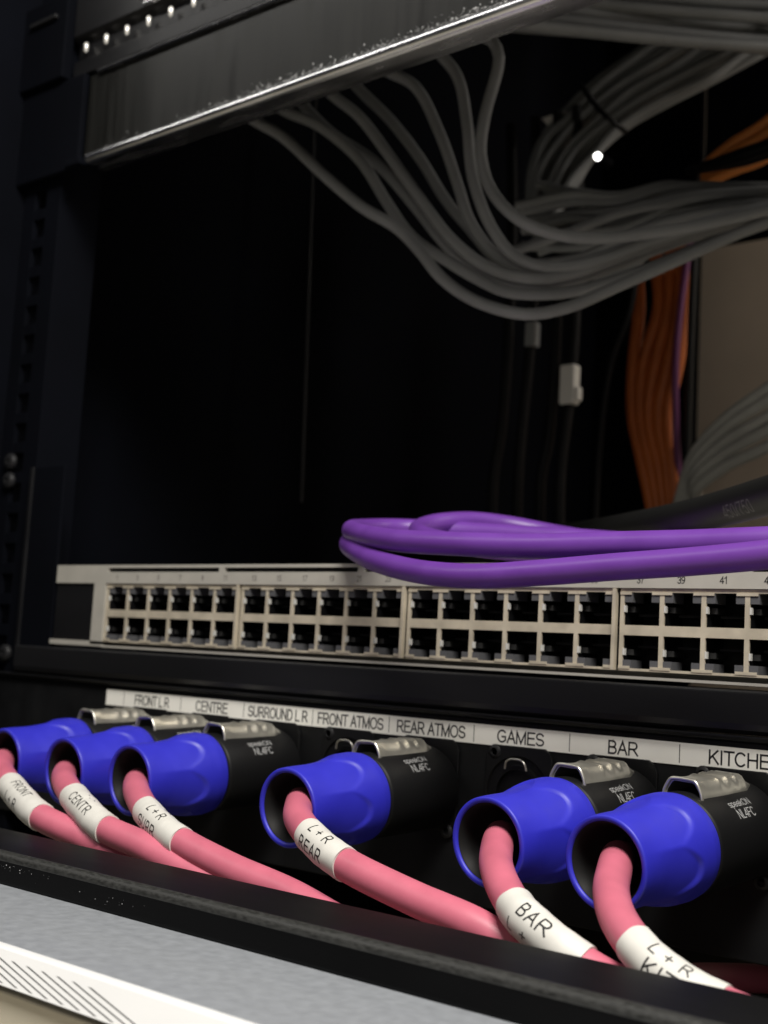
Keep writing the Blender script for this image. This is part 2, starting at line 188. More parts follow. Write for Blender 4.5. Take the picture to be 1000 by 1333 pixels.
def text_mesh(body, cap, sx=1.0, weight=.13, align='CENTER', gap=0.0):
    """strips (u, v) in millimetres: u from the middle (or the left), v from half cap height"""
    W = sum(GL[c][0]+gap for c in body)-gap; x = -W/2 if align == 'CENTER' else 0; v = []; f = []; hw = weight/2*cap
    for ch in body:
        adv, strokes = GL[ch]
        for st in strokes:
            P = [Vector(((x+a)*cap*sx, (b-.5)*cap)) for a, b in st]; Q = [P[0]]
            for a, b in zip(P, P[1:]):                     # short steps, so that a strip can follow a curved surface
                n = max(1, int((b-a).length/.45)); Q += [a.lerp(b, k/n) for k in range(1, n+1)]
            d0 = (Q[1]-Q[0]).normalized(); d1 = (Q[-1]-Q[-2]).normalized()
            shut = (Q[0]-Q[-1]).length < 1e-4
            if not shut: Q[0] = Q[0]-d0*hw*.9; Q[-1] = Q[-1]+d1*hw*.9
            base = len(v); n = len(Q)
            for i in range(n):
                a = (Q[i]-Q[i-1]).normalized() if i else (d1 if shut else d0); b = (Q[i+1]-Q[i]).normalized() if i < n-1 else (d0 if shut else d1)
                m = a+b; m = Vector((-m.y, m.x)); m = m.normalized() if m.length > 1e-4 else Vector((-a.y, a.x))
                k = hw/max(.38, m.dot(Vector((-a.y, a.x))))
                v += [tuple(Q[i]+m*k), tuple(Q[i]-m*k)]
            f += [(base+2*i, base+2*i+1, base+2*i+3, base+2*i+2) for i in range(n-1)]
        x += adv+gap
    return v, f
def letter(name, body, cap, fn, mat, parent, sx=1.0, weight=.13, align='CENTER', gap=0.0):
    v, f = text_mesh(body, cap, sx, weight, align, gap); mb = MB(); mb.add([fn(x, y) for x, y in v], f); return mb.build(name, mat, parent)

# ------------------------------------------------------------------ materials
def mat(name, rgb, rough=.5, metal=0.0, spec=.5, noise=None, bump=None, rvar=0.0, coat=0.0, emit=None):
    m = bpy.data.materials.new(name); m.use_nodes = True; nt = m.node_tree; b = nt.nodes['Principled BSDF']
    b.inputs['Base Color'].default_value = (*rgb, 1); b.inputs['Roughness'].default_value = rough; b.inputs['Metallic'].default_value = metal
    b.inputs['Specular IOR Level'].default_value = spec; b.inputs['Coat Weight'].default_value = coat
    if emit: b.inputs['Emission Color'].default_value = (*emit[0], 1); b.inputs['Emission Strength'].default_value = emit[1]
    tc = nt.nodes.new('ShaderNodeTexCoord')
    def nz(scale, detail, stretch=(1, 1, 1)):
        mp = nt.nodes.new('ShaderNodeMapping'); mp.inputs['Scale'].default_value = stretch; nt.links.new(tc.outputs['Object'], mp.inputs[0])
        n = nt.nodes.new('ShaderNodeTexNoise'); n.inputs['Scale'].default_value = scale; n.inputs['Detail'].default_value = detail
        nt.links.new(mp.outputs[0], n.inputs['Vector']); return n.outputs['Fac']
    if noise:
        scale, detail, amt, st = noise[:4]; f = nz(scale, detail, st)
        mx = nt.nodes.new('ShaderNodeMix'); mx.data_type = 'RGBA'
        mr = nt.nodes.new('ShaderNodeMapRange'); mr.inputs['From Min'].default_value = .3; mr.inputs['From Max'].default_value = .7
        nt.links.new(f, mr.inputs[0]); nt.links.new(mr.outputs[0], mx.inputs['Factor'])
        mx.inputs['A'].default_value = (*[c*(1-amt) for c in rgb], 1); mx.inputs['B'].default_value = (*[min(1, c*(1+amt)) for c in rgb], 1)
        nt.links.new(mx.outputs['Result'], b.inputs['Base Color'])
        if rvar:
            r2 = nt.nodes.new('ShaderNodeMapRange'); r2.inputs['From Min'].default_value = .3; r2.inputs['From Max'].default_value = .7
            r2.inputs['To Min'].default_value = rough-rvar; r2.inputs['To Max'].default_value = rough+rvar
            nt.links.new(f, r2.inputs[0]); nt.links.new(r2.outputs[0], b.inputs['Roughness'])
    if bump:
        scale, detail, strength, dist = bump[:4]; f = nz(scale, detail, bump[4] if len(bump) > 4 else (1, 1, 1))
        bp = nt.nodes.new('ShaderNodeBump'); bp.inputs['Strength'].default_value = strength; bp.inputs['Distance'].default_value = dist*S
        nt.links.new(f, bp.inputs['Height']); nt.links.new(bp.outputs[0], b.inputs['Normal'])
    return m
ONE = (1, 1, 1)
M_black = mat('black_powder_coat', (.0045, .0047, .0053), .55, spec=.2, noise=(60, 6, .3, ONE), bump=(2500, 2, .25, .05), rvar=.06)
M_bar = mat('black_anodised', (.0060, .0060, .0068), .42, spec=.35, noise=(25, 5, .25, (.2, 1, 1)), bump=(1500, 3, .2, .05), rvar=.08)
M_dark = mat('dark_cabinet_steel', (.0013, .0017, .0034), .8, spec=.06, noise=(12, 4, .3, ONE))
M_panel = mat('brushed_black_panel', (.0075, .0075, .0068), .36, spec=.25, noise=(45, 6, .35, (4, 1, .25)), bump=(300, 4, .12, .05, (3, 1, .2)), rvar=.08)
M_lip = mat('polished_black_edge', (.74, .74, .76), .25, metal=1.0, noise=(150, 4, .2, (.2, 1, 1)), rvar=.05)
M_silver = mat('switch_faceplate_grey', (.43, .41, .365), .42, metal=.25, noise=(90, 4, .07, ONE), bump=(3000, 2, .1, .03))
M_cage = mat('nickel_port_cage', (.68, .605, .475), .36, metal=.5, noise=(120, 4, .14, ONE), bump=(700, 3, .1, .05), rvar=.06)
M_tab = mat('bright_spring_steel', (.92, .9, .85), .25, metal=.5)
M_hole = mat('black_port_plastic', (.003, .003, .0036), .5, spec=.2)
M_contact = mat('grey_contact_block', (.010, .010, .010), .5)
M_led = mat('grey_light_pipe', (.075, .075, .08), .4)
M_ink = mat('black_print', (.012, .012, .013), .5)
M_greyink = mat('grey_print', (.12, .11, .10), .5)
M_whiteink = mat('silver_print', (.30, .30, .30), .5)
M_tape = mat('white_label_tape', (.76, .745, .69), .42, noise=(70, 4, .04, ONE), bump=(500, 3, .12, .05))
M_sleeve = mat('white_cable_label', (.60, .585, .545), .5, noise=(160, 4, .06, ONE), bump=(420, 4, .25, .12))
M_blue = mat('blue_connector_plastic', (.022, .022, .42), .45, noise=(90, 4, .06, ONE), bump=(2200, 2, .12, .04), rvar=.04)
M_body = mat('black_connector_plastic', (.0042, .0042, .0046), .5, spec=.2, bump=(2600, 2, .3, .05))
M_funnel = mat('black_rubber_bush', (.0045, .0045, .0045), .62, spec=.22, bump=(1500, 2, .2, .05))
M_chrome = mat('nickel_latch', (.56, .54, .48), .34, metal=.85, noise=(120, 3, .12, ONE), bump=(400, 2, .05, .05), rvar=.05)
M_pink = mat('pink_cable_sheath', (.50, .122, .178), .5, noise=(90, 6, .10, ONE), bump=(420, 5, .22, .14), rvar=.06)
M_purple = mat('purple_cable_sheath', (.125, .036, .27), .40, noise=(60, 4, .07, ONE), bump=(260, 5, .25, .16), rvar=.05)
M_grey = mat('grey_cable_sheath', (.205, .212, .215), .6, spec=.35, noise=(40, 4, .10, ONE), bump=(300, 3, .1, .08))
M_orange = mat('orange_cable_sheath', (.52, .13, .025), .45, noise=(40, 4, .1, ONE))
M_grey2 = mat('light_grey_sheath', (.40, .40, .37), .55, noise=(40, 4, .10, ONE))
M_blackcable2 = mat('dark_hanging_sheath', (.004, .004, .0045), .6, spec=.2)
M_orange_lit = mat('orange_sheath_lit', (.80, .27, .06), .42, noise=(40, 4, .1, ONE))  # orange sheath made paler: light on the upper right cables painted in
M_violet = mat('violet_cable_sheath', (.15, .035, .12), .5)
M_blackcable = mat('black_cable_sheath', (.0065, .0065, .006), .5, spec=.3, bump=(400, 3, .15, .06))
M_emboss = mat('embossed_print', (.10, .10, .095), .5)
M_screw = mat('black_screw', (.010, .010, .011), .5, spec=.25)
M_alu = mat('galvanised_sheet', (.29, .305, .33), .5, metal=.25, noise=(300, 8, .05, ONE), bump=(1800, 4, .1, .03), rvar=.08)
M_white = mat('white_sticker', (.72, .72, .72), .4, noise=(50, 3, .02, ONE))
M_wall = mat('beige_wall_paint', (.70, .58, .46), .8, noise=(9, 4, .1, ONE), bump=(200, 3, .1, .2))
M_floor = mat('beige_floor', (.60, .555, .45), .7, noise=(8, 4, .08, ONE))
M_sill = mat('satin_black_rail', (.0028, .0028, .0030), .5, spec=.09, noise=(30, 6, .5, (.3, 1, 1)), bump=(1500, 3, .2, .05), rvar=.1)
M_worn_highlight = mat('worn_edge_painted_highlight', (.020, .020, .0185), .5, spec=.5, noise=(1600, 6, .45, (.4, 1, 1)), bump=(1800, 4, .12, .06), rvar=.12)  # lighter grey for wear, with the ridge highlight painted in
M_dust = mat('pale_dust', (.42, .42, .42), .7)
M_lamp = mat('lit_indicator', (1, 1, 1), .3, emit=((1, .98, .93), 6.0))
M_tagw = mat('white_tag', (.72, .70, .66), .5)

# ------------------------------------------------------------------ cabinet shell (the setting)
def cab(name, a, b, m=None, bevel=0): mb = MB(); mb.box(a, b); return structure(mb.build(name, m or M_dark, bevel=bevel))
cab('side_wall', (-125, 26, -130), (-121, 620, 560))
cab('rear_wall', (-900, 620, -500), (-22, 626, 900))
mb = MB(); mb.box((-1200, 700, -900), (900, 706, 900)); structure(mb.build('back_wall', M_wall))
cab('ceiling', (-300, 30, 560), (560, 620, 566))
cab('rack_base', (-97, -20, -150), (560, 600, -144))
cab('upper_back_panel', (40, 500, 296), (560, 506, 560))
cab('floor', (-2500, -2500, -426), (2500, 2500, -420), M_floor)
# left front post of the cabinet, rear-left post, front rail with square holes
tag(cab('corner_post', (-190, -60, -112), (-97, 24, 700), M_dark, 2), 'plain black corner post at the far left of the rack', 'post')['kind'] = 'thing'
rail = empty('rack_rail', (-81, 2, 0), 'black perforated rack rail running up the left side', 'rail')
mb = MB(); HZ = [k*15.0-120 for k in range(30)]
mb.box((-14, 0, -260), (-4.7, 2.5, 420)); mb.box((4.7, 0, -260), (16.5, 2.5, 420)); mb.box((14, 2.5, -260), (16.5, 24, 420))
zz = [-260]+[v for z in HZ for v in (z-4.7, z+4.7)]+[420]
for i in range(0, len(zz), 2): mb.box((-4.7, 0, zz[i]), (4.7, 2.5, zz[i+1]))
mb.build('upright', M_dark, rail, .3)
for z in (-33.7, 51.0, 60.5, 218, 256, 271):
    mb = MB(); ring = lambda r, y: [(r*math.cos(a*math.pi/10), y, r*math.sin(a*math.pi/10)) for a in range(20)]
    mb.rings([ring(4.2, 0), ring(4.2, -1.6), ring(3.2, -2.6), ring(1.2, -2.7), ring(1.1, -1.6)], 0, True, (False, True))
    mb.build('bolt', M_screw, rail, loc=(-4 if z > 0 else 6, -.2, z))
tag(cable('rear_post', [(-74.0, 200, 66), (-77.6, 200, 150), (-81.4, 200, 240), (-85, 200, 330)], .95, M_bar), 'thin grey upright strip far inside the dark rack', 'post')

# ------------------------------------------------------------------ upper black panel with rounded lower lip
pan = empty('blank_panel', (0, 0, 209), 'glossy black panel with dusty polished lower edge across the top', 'panel')
mb = MB(); mb.prism([(0, -1.2), (0, 41.5), (3, 41.5), (3, -1.2)], -45, 560); mb.build('face', M_panel, pan)
mb = MB()
prof = [(-3.0+2.8*math.cos(a), -3.2+2.8*math.sin(a)) for a in [math.pi*(.45+1.05*k/14) for k in range(15)]]+[(7, -6.0), (7, -1.4), (0.2, -1.3)]
mb.prism(prof, -36, 560, smooth=True); lip = mb.build('lower_lip', M_lip, pan); lip.rotation_euler.y = -R(.9)
mb = MB(); mb.prism([(-1.6, 41), (-2.2, 42), (-1.4, 43.2), (4, 43.2), (4, 41)], -38, 560, smooth=True); mb.build('top_edge', M_lip, pan)
mb = MB(); mb.box((-97, -3, -5.5), (-46, 0.5, 43)); mb.box((-53, -5.6, -5.6), (-41, -.5, -1.6)); mb.build('mounting_ear', M_dark, pan, .8)
mb = MB(); rr = random.Random(3)
for k in range(2200):
    x = -33+255*rr.random()**.75; dens = min(1, .25+(x+35)/170)
    if rr.random() > dens or -3 < x < 18: continue
    z = .3+abs(rr.gauss(0, 2.0)); s_ = .15+.40*rr.random()**3
    a = Vector((x, -.15, z)); q = [a+Vector((rr.uniform(-1, 1)*s_, rr.uniform(-.6, .1)*s_, rr.uniform(-1, 1)*s_*1.6)) for _ in range(4)]
    mb.add(q, [(0, 1, 2), (0, 1, 3), (1, 2, 3), (0, 2, 3)])
d = mb.build('dust', M_dust, pan); d['kind'] = 'stuff'; d.rotation_euler.y = -R(.9)
# unit above it, with a groove of bright studs
un_ = empty('vented_unit', (0, 0, 253.5), 'black unit with a row of small bright pegs above the blank panel', 'rack unit')
mb = MB(); mb.prism([(0, 0), (0, 8), (2.5, 9), (2.5, 18), (0, 19.5), (-1.5, 21), (-1.5, 330), (9, 330), (9, 0)], -60, 560); mb.build('housing', M_bar, un_, .4)  # front extended far up, out of view, to keep the interior shaded
mb = MB(); mb.prism([(-1, 21), (-3, 21.5), (-3, 23), (-1, 23.5)], -5, 560); mb.build('trim', M_lip, un_, .5)
mb = MB(); ring = lambda r, z: [(r*math.cos(a*math.pi/6), r*.9*math.sin(a*math.pi/6), z) for a in range(12)]
mb.rings([ring(.35, -2.6), ring(1.1, -1.8), ring(1.2, 1.8), ring(.35, 2.6)], 0, True, (True, True)); peg = mb.build('peg', M_tab, un_, loc=(-50.5, -.4, 13.6))
for k in range(1, 14):
    c = peg.copy(); col.objects.link(c); c.parent = un_; c.location.x = (-50.5+15.85*k)*S
mb = MB(); mb.box((-98, -6, -1), (-61, 0, 44)); mb.build('mounting_ear', M_dark, un_, .8)
mb = MB(); mb.box((-90, -8.0, 31.5), (-68, -5.9, 33.6)); mb.build('ear_slot', M_screw, un_, .4)

# ------------------------------------------------------------------ network switch
sw = empty('network_switch', (0, 0, -28), 'grey network switch with two rows of empty ports', 'network switch')
DZ = 28.0
mb = MB()
mb.box((-36, 13.5, 1-.8), (430, 240, 36.3)); mb.box((-36, .6, 28.6), (430, 14, 36.3)); mb.box((-36, .6, .2), (-8, 14, 29)); mb.box((-36, .6, -.2), (430, 14, .5)); mb.build('chassis', M_silver, sw, .5)
mb = MB()                                                 # face: top band with slots cut through, left frame, bottom edge
T = 8.5+DZ
mb.box((-36, -1.2, DZ+7.2), (430, .5, T)); mb.box((-36, -1.2, DZ+.35), (430, .5, DZ+5.4))
xs = [-36]+[v for k in range(6) for v in (1.5+75.3*k, 73.5+75.3*k)]+[430]
for i in range(0, len(xs), 2): mb.box((xs[i], -1.2, DZ+5.4), (xs[i+1], .5, DZ+7.2))
mb.box((-7.6, -1.2, 1.0), (.6, .5, DZ+.35)); mb.box((-37.5, -1.2, .2), (.6, .5, 2.4)); mb.box((.6, -1.2, -.1), (430, .5, .75))
mb.build('faceplate', M_silver, sw)
mb = MB()
for k in range(6): mb.box((1.5+75.3*k, .52, DZ+5.4), (73.5+75.3*k, .59, DZ+7.2))
mb.build('slot', M_hole, sw)
mb = MB(); mb.box((-36, -.4, 2.4), (-7.6, .4, DZ+.35)); mb.build('dark_window', M_bar, sw)
mb = MB(); mb.box((-63, -1, -9), (-37.6, .8, 84)); mb.build('mounting_ear', M_dark, sw, .4)
mb = MB(); mb.box((-63.6, -2.0, -9.6), (-61.0, 1.0, 84)); mb.build('ear_edge', M_bar, sw, .4)
# one port seen from the front, notch upwards: shell, light pipes, spring tab; mirrored for the lower row
PW, PH, PITCH_X = 12.35, 10.3, 13.9
def port_meshes(sg):
    h, w2 = PH/2, PW/2
    mb = MB(); pr = [(-w2, -h), (w2, -h), (w2, h), (-w2, h)]; pr = [(x, z*sg) for x, z in pr]
    f = [(x, .25, z) for x, z in pr]; b = [(x, 12.5, z) for x, z in pr]
    mb.rings([f, b], 0, False, (False, True)); mb.box((-4.1, 5.5, -2.2*sg), (4.1, 12, -1.4*sg))
    for k in range(8): mb.box((-3.7+k*1.02, 4.5, -1.4), (-3.4+k*1.02, 12, -1.0)) if False else None
    shell = mb.build('port', M_hole); shell_me = shell.data; bpy.data.objects.remove(shell)
    mb = MB()
    for s_ in (-1, 1): mb.box(tuple((min(s_*w2*.999, s_*(w2-2.9)), -.35, min(sg*h*.999, sg*(h-(3.1 if sg > 0 else 2.6))))), (max(s_*w2*.999, s_*(w2-2.9)), 7, max(sg*h*.999, sg*(h-(3.1 if sg > 0 else 2.6)))))
    o = mb.build('light_pipe', M_led); led_me = o.data; bpy.data.objects.remove(o)
    mb = MB(); mb.box((-w2, -.62, -1.1), (-w2+.6, .7, 1.0)); o = mb.build('spring_tab', M_tab); tab_me = o.data; bpy.data.objects.remove(o)
    mb = MB(); mb.box((-w2+.1, 2.2, -1.0), (-w2+2.4, 9, .8)); o = mb.build('contact_block', M_contact); con_me = o.data; bpy.data.objects.remove(o)
    return shell_me, led_me, tab_me, con_me
PM = {1: port_meshes(1), -1: port_meshes(-1)}
for g in range(4):
    x0 = 1.0+86*g
    if g == 3: pass
    cage = MB(); X1 = x0+84.6; c0 = x0+84.6/2-2.5*PITCH_X
    zt, zm1, zm0, zb = DZ, DZ-11.3, DZ-14.5, DZ-26.2
    # rows at heights: upper opening zm1..zm1+PH, lower opening zb+1..zm0
    up0, up1 = zm1, zm1+PH; lo1, lo0 = zm0, zm0-PH
    cage.box((x0, -.5, up1), (X1, .4, zt+.2)); cage.box((x0, -.5, zm0), (X1, .4, zm1)); cage.box((x0, -.5, lo0-.8), (X1, .4, lo0))
    ex = [x0]+[v for c in range(6) for v in (c0+c*PITCH_X-PW/2, c0+c*PITCH_X+PW/2)]+[X1]
    for i in range(0, len(ex), 2):
        for a, b in ((up0, up1), (lo0, lo1)): cage.box((ex[i], -.5, a), (ex[i+1], .4, b))
        mid = (ex[i]+ex[i+1])/2 if 0 < i < len(ex)-2 else (ex[i]+1 if i else ex[i+1]-1)
        a_, b_ = max(x0, ex[i]-2.6), min(X1, ex[i+1]+2.6)
        cage.box((a_, -.75, up1-.75), (b_, -.45, up1+.1)); cage.box((a_, -.75, lo0-.2), (b_, -.45, lo0+.7))
    cage.box((X1-1.0, -1.5, lo0-.8), (X1+.25, .3, zt+.2))
    cg = cage.build('port_cage', M_cage, sw)
    for c in range(6):
        for sg, zc in ((1, (up0+up1)/2), (-1, (lo0+lo1)/2)):
            cx = c0+c*PITCH_X; me = PM[sg]
            for nm, m_ in zip(('port', 'light_pipe', 'spring_tab', 'contact_block'), me): link(nm, m_, cg, loc=(cx, 0, zc))
        num = 1+2*(g*6+c)
        letter('port_number', str(num), 2.0, (lambda cx: lambda u, v: (cx+u, -1.24, DZ+2.9+v))(cx-.3), M_ink if g == 3 else M_greyink, sw, sx=.85, weight=.15)

# ------------------------------------------------------------------ black bar under the switch and the connector panel
mb = MB(); pr = [(-3.0, -30.0), (-3.0, -39.2), (-2.4, -41.0), (-.6, -42.4), (30, -42.4), (30, -29.4), (-2.4, -29.4)]
mb.prism(pr, -62, 560); tag(mb.build('shelf_bar', M_bar, bevel=.5), 'plain black bar between the grey switch and the white label strip', 'bar')
cp = empty('connector_panel', (0, 0, -69), 'black rack panel with a white strip naming each speaker outlet', 'panel')
mb = MB(); mb.box((-97, 0, -37.5), (560, 2.5, 24.5)); mb.build('plate', M_black, cp, .5)
mb = MB(); mb.prism([(0, 24.4), (-2.0, 25.0), (-2.6, 26.2), (0, 26.6)], -97, 560); mb.build('top_flange', M_bar, cp, .3)
strip = MB(); strip.box((6.2, -.35, -53+69), (330, -.02, -46.3+69)); strip = strip.build('label_strip', M_tape, cp)
NAMES = ['FRONT L R', 'CENTRE', 'SURROUND L R', 'FRONT ATMOS', 'REAR ATMOS', 'GAMES', 'BAR', 'KITCHEN']
DIV = [18.3, 55.2, 92.6, 129.8, 167.2, 204.6, 242.3, 280.8, 319]
SXN = [.80, .88, .80, .84, .87, .98, 1.0, 1.0]
for i, nm in enumerate(NAMES):
    xc = (DIV[i]+DIV[i+1])/2 + (1.7 if nm == 'KITCHEN' else 0)
    letter('lettering', nm, 3.8, lambda u, v: (xc+u, -.40, 19.35+v), M_ink, strip, sx=SXN[i], weight=.15)
    mb = MB(); mb.box((DIV[i]-.13, -.40, 16.6), (DIV[i]+.13, -.36, 22.2)); mb.build('divider_line', M_ink if i else M_greyink, strip)
XC = [36.5+37.4*k for k in range(8)]
def ringy(r, y, n=40): return [(r*math.cos(2*math.pi*a/n), y, r*math.sin(2*math.pi*a/n)) for a in range(n)]
for i, x in enumerate(XC):                                # socket flanges let into the panel
    mb = MB(); sq = lambda q, y: [(math.copysign(min(abs(math.cos(a))*17, 13-q), math.cos(a)), y, math.copysign(min(abs(math.sin(a))*20, 15.5-q), math.sin(a))) for a in [2*math.pi*k/40 for k in range(40)]]
    mb.rings([sq(0, -.05), sq(0, -.9), sq(.3, -1.1), ringy(12.4, -1.1), ringy(12.2, -.9), ringy(12.2, -.06)], 0, False)
    so = mb.build('socket', M_body, cp, loc=(x, 0, 1.0))
    mb = MB(); mb.rings([ringy(12.2, -.4), ringy(11.8, -.35), ringy(9.5, -.3), ringy(9.3, -1.5), ringy(8.0, -1.5), ringy(7.8, -.2)], 0, True, (False, True)); mb.build('socket_bore', M_hole, so)
    if i in (3, 5):
        mb = MB(); n = 16
        pth = Path([(-4.2, -2.6, 8.0), (-3.6, -2.9, 10.2), (-2.2, -3.0, 11.2), (0, -3.1, 11.4), (2.2, -3.0, 11.2), (3.6, -2.9, 10.2), (4.2, -2.6, 8.0)], .5)
        tube(mb, pth, .35, 8); mb.build('catch', M_chrome, so)
    for sx_, sz_ in ((-9.5, 14.5), (9.5, -14.0)):
        mb = MB(); mb.rings([ringy(2.5, -.05, 20), ringy(2.5, -.8, 20), ringy(2.1, -1.2, 20), ringy(1.3, -1.5, 20), ringy(1.1, -.9, 20)], 0, True, (False, True))
        mb.build('screw', M_screw, so, loc=(sx_, -.2, sz_-1.4))

# ------------------------------------------------------------------ speaker connectors
def sst(a, b, x): t = min(max((x-a)/(b-a), 0), 1); return t*t*(3-2*t)
def lerp_tab(tab, s_):
    for (a, ra), (b, rb) in zip(tab, tab[1:]):
        if s_ <= b: return ra+(rb-ra)*(sst(a, b, s_) if b <= 8 else (s_-a)/(b-a))
    return tab[-1][1]
def bushing():
    mb = MB(); NT = 144; rings = []
    tab = [(0, 13.4), (.9, 14.2), (4, 14.6), (8, 14.5), (11, 14.25), (16, 13.65), (24, 12.75), (33.2, 12.1)]
    SS = [0, .3, .6, .9, 1.6, 2.5]+[3.2+.6*k for k in range(49)]+[32.9]
    for s_ in SS:
        ring = []
        for j in range(NT):
            th = 2*math.pi*j/NT; c = abs(math.cos(3*th+.55)); r = lerp_tab(tab, s_)
            sb = 9.0+8.0*(1-c)**1.2
            dep = .85*sst(sb, sb+1.8, s_)*(1-sst(18, 33, s_))*(c**.8)
            r -= dep; ring.append((r*math.cos(th), -37.8-s_, r*math.sin(th)))
        rings.append(ring)
    e = rings[-1]
    for dr, dy in ((-.12, .28), (-.45, .45), (-.85, .45), (-1.4, .3), (-1.6, -.2), (-1.65, -2)):
        rings.append([(math.cos(2*math.pi*j/NT)*(math.hypot(e[j][0], e[j][2])+dr), -70.7-dy, math.sin(2*math.pi*j/NT)*(math.hypot(e[j][0], e[j][2])+dr)) for j in range(NT)])
    mb.rings([ringy(9, -37.8, NT)]+rings, 0, True); return mb
def conn_body():
    mb = MB(); mb.rings([ringy(11, -37.6, 72), ringy(12.6, -37.6, 72), ringy(13.6, -37.2, 72), ringy(14.0, -36.4, 72), ringy(14.2, -20, 72), ringy(14.2, -3.4, 72), ringy(13.8, -2.6, 72), ringy(12.4, -2.4, 72), ringy(12.1, -1.0, 72)], 0, True); return mb
def funnel():
    mb = MB(); mb.rings([ringy(10.9, -69.3, 64), ringy(10.6, -70.4, 64), ringy(10.1, -70.1, 64), ringy(9.3, -66, 64), ringy(8.2, -61.5, 64), ringy(7.2, -60.4, 64), ringy(7.0, -59, 64), ringy(6.1, -57.4, 64), ringy(5.3, -57, 64), ringy(5.2, -44, 64)], 0, True, (False, True)); return mb
def latch():
    mb = MB(); NY = 40; th = .7
    def sec(y, grow, z0, dz):
        w1, w2 = 5.9+grow, 3.6+grow*.6
        out = [(-w1, z0-1.7), (-w1+.25, z0+.5), (-w2-.35, z0+3.5+dz), (-w2+.5, z0+3.9+dz), (w2-.5, z0+3.9+dz), (w2+.35, z0+3.5+dz), (w1-.25, z0+.5), (w1, z0-1.7)]
        inn = [(x*.87, z-th*(1 if abs(x) < w2+1 else .0)) for x, z in reversed(out)]
        return [(x, y, z) for x, z in out+inn]
    rings = []
    for k in range(NY+1):
        t = k/NY; y = -34.0+28*t
        dz = -.25*sst(.1, .25, t)
        if .34 < t < .80: dz += .45*math.sin((t-.34)/.46*math.pi*5)*sst(.34, .4, t)*(1-sst(.72, .8, t))
        if t > .85: dz -= 2.2*sst(.85, 1.0, t)
        rings.append(sec(y, .5*sst(.0, .5, t)-1.2*sst(.84, 1, t), 13.4, dz))
    mb.rings(rings, 0, True, (True, True))
    o_ = sec(-34.2, 0, 13.4, 0)[:8]; tube(mb, Path([o_[0]]+[tuple(a) for a in o_[1:7]]+[o_[7]], .6), .55, 10)
    for x in (-1.7, 1.4): mb.box((x-.9, -31.6, 17.0), (x+.9, -30.5, 17.45))
    return mb
WORDS = ['leftmost blue connector, cut off by the photo edge, under FRONT L R', 'second blue connector from the left, under the word CENTRE', 'third blue connector from the left, under SURROUND L R', None,
         'lone blue connector in the middle, under REAR ATMOS', None, 'blue connector beneath the word BAR, second from the right', 'nearest and largest blue connector, beneath the word KITCHEN']
LEDGE = R(3.06)
proto = empty('speaker_connector', (XC[7], 0, -69), WORDS[7], 'connector', 'blue speaker connectors plugged into the panel'); proto.rotation_euler.x = LEDGE
bu = bushing().build('bushing', M_blue, proto); funnel().build('cable_entry', M_funnel, proto)
bd = conn_body().build('body', M_body, proto); la = latch().build('latch', M_chrome, proto, .15)
def onbody(u0, a0):                                        # text along the axis, its feet towards the near side
    def fn(u, v): a = a0+v/14.2; return (14.24*math.cos(a), u0+u, 14.24*math.sin(a))
    return fn
letter('lettering', 'speakON', 1.9, onbody(-26.0, R(50)), M_whiteink, bd, sx=1.05, weight=.13, align='LEFT')
letter('lettering', 'NL4FC', 2.45, onbody(-24.6, R(37)), M_whiteink, bd, sx=.86, weight=.125, align='LEFT')
def copy_tree(o, parent=None):
    c = o.copy(); col.objects.link(c)
    if parent: c.parent = parent
    for ch in list(o.children): copy_tree(ch, c)
    return c
YAWS = {0: (2.5, 3.0, 0), 1: (2.5, 3.0, .3), 2: (2.5, 3.0, -.3), 4: (1.2, 1.3, .2), 6: (3.0, 3.4, .6)}   # degrees, offset, extra droop
proto.rotation_euler = (LEDGE+R(1.0), R(2), R(-4)); proto.location.x += 3.0*S
for i, (yw, dx, dr) in YAWS.items():
    c = copy_tree(proto); c.location.x = (XC[i]+dx)*S; c['label'] = WORDS[i]
    rr_ = random.Random(i); c.rotation_euler = (LEDGE+R(dr), R(rr_.uniform(-4, 4)), R(-yw))

# ------------------------------------------------------------------ pink speaker cables with paper sleeves
SLEEVES = {'front': (3.25, 5.05, [('FRONT', 30, 3.4), ('L + R', -38, 3.4)], 'pink cable at the far left whose sleeve reads FRONT L + R'),
           'cent': (3.3, 5.1, [('- . -', 62, 2.6), ('CENTR', 5, 3.6)], 'pink cable whose white sleeve reads CENTR'),
           'surr': (3.3, 5.1, [('- . -', 75, 2.6), ('L + R', 28, 3.3), ('SURR', -36, 3.6)], 'pink cable whose white sleeve reads L + R over SURR'),
           'rear': (3.2, 4.9, [('L + R', 32, 3.4), ('REAR', -32, 3.6)], 'pink cable whose white sleeve reads L + R over REAR'),
           'bar': (3.75, 5.85, [('BAR', 18, 4.0), ('L  +', -44, 3.2)], 'pink cable whose white sleeve reads BAR'),
           'kit': (3.85, 6.2, [('L + R', 40, 3.2), ('KIT', -14, 3.8)], 'nearest pink cable whose white sleeve reads L + R over KIT')}
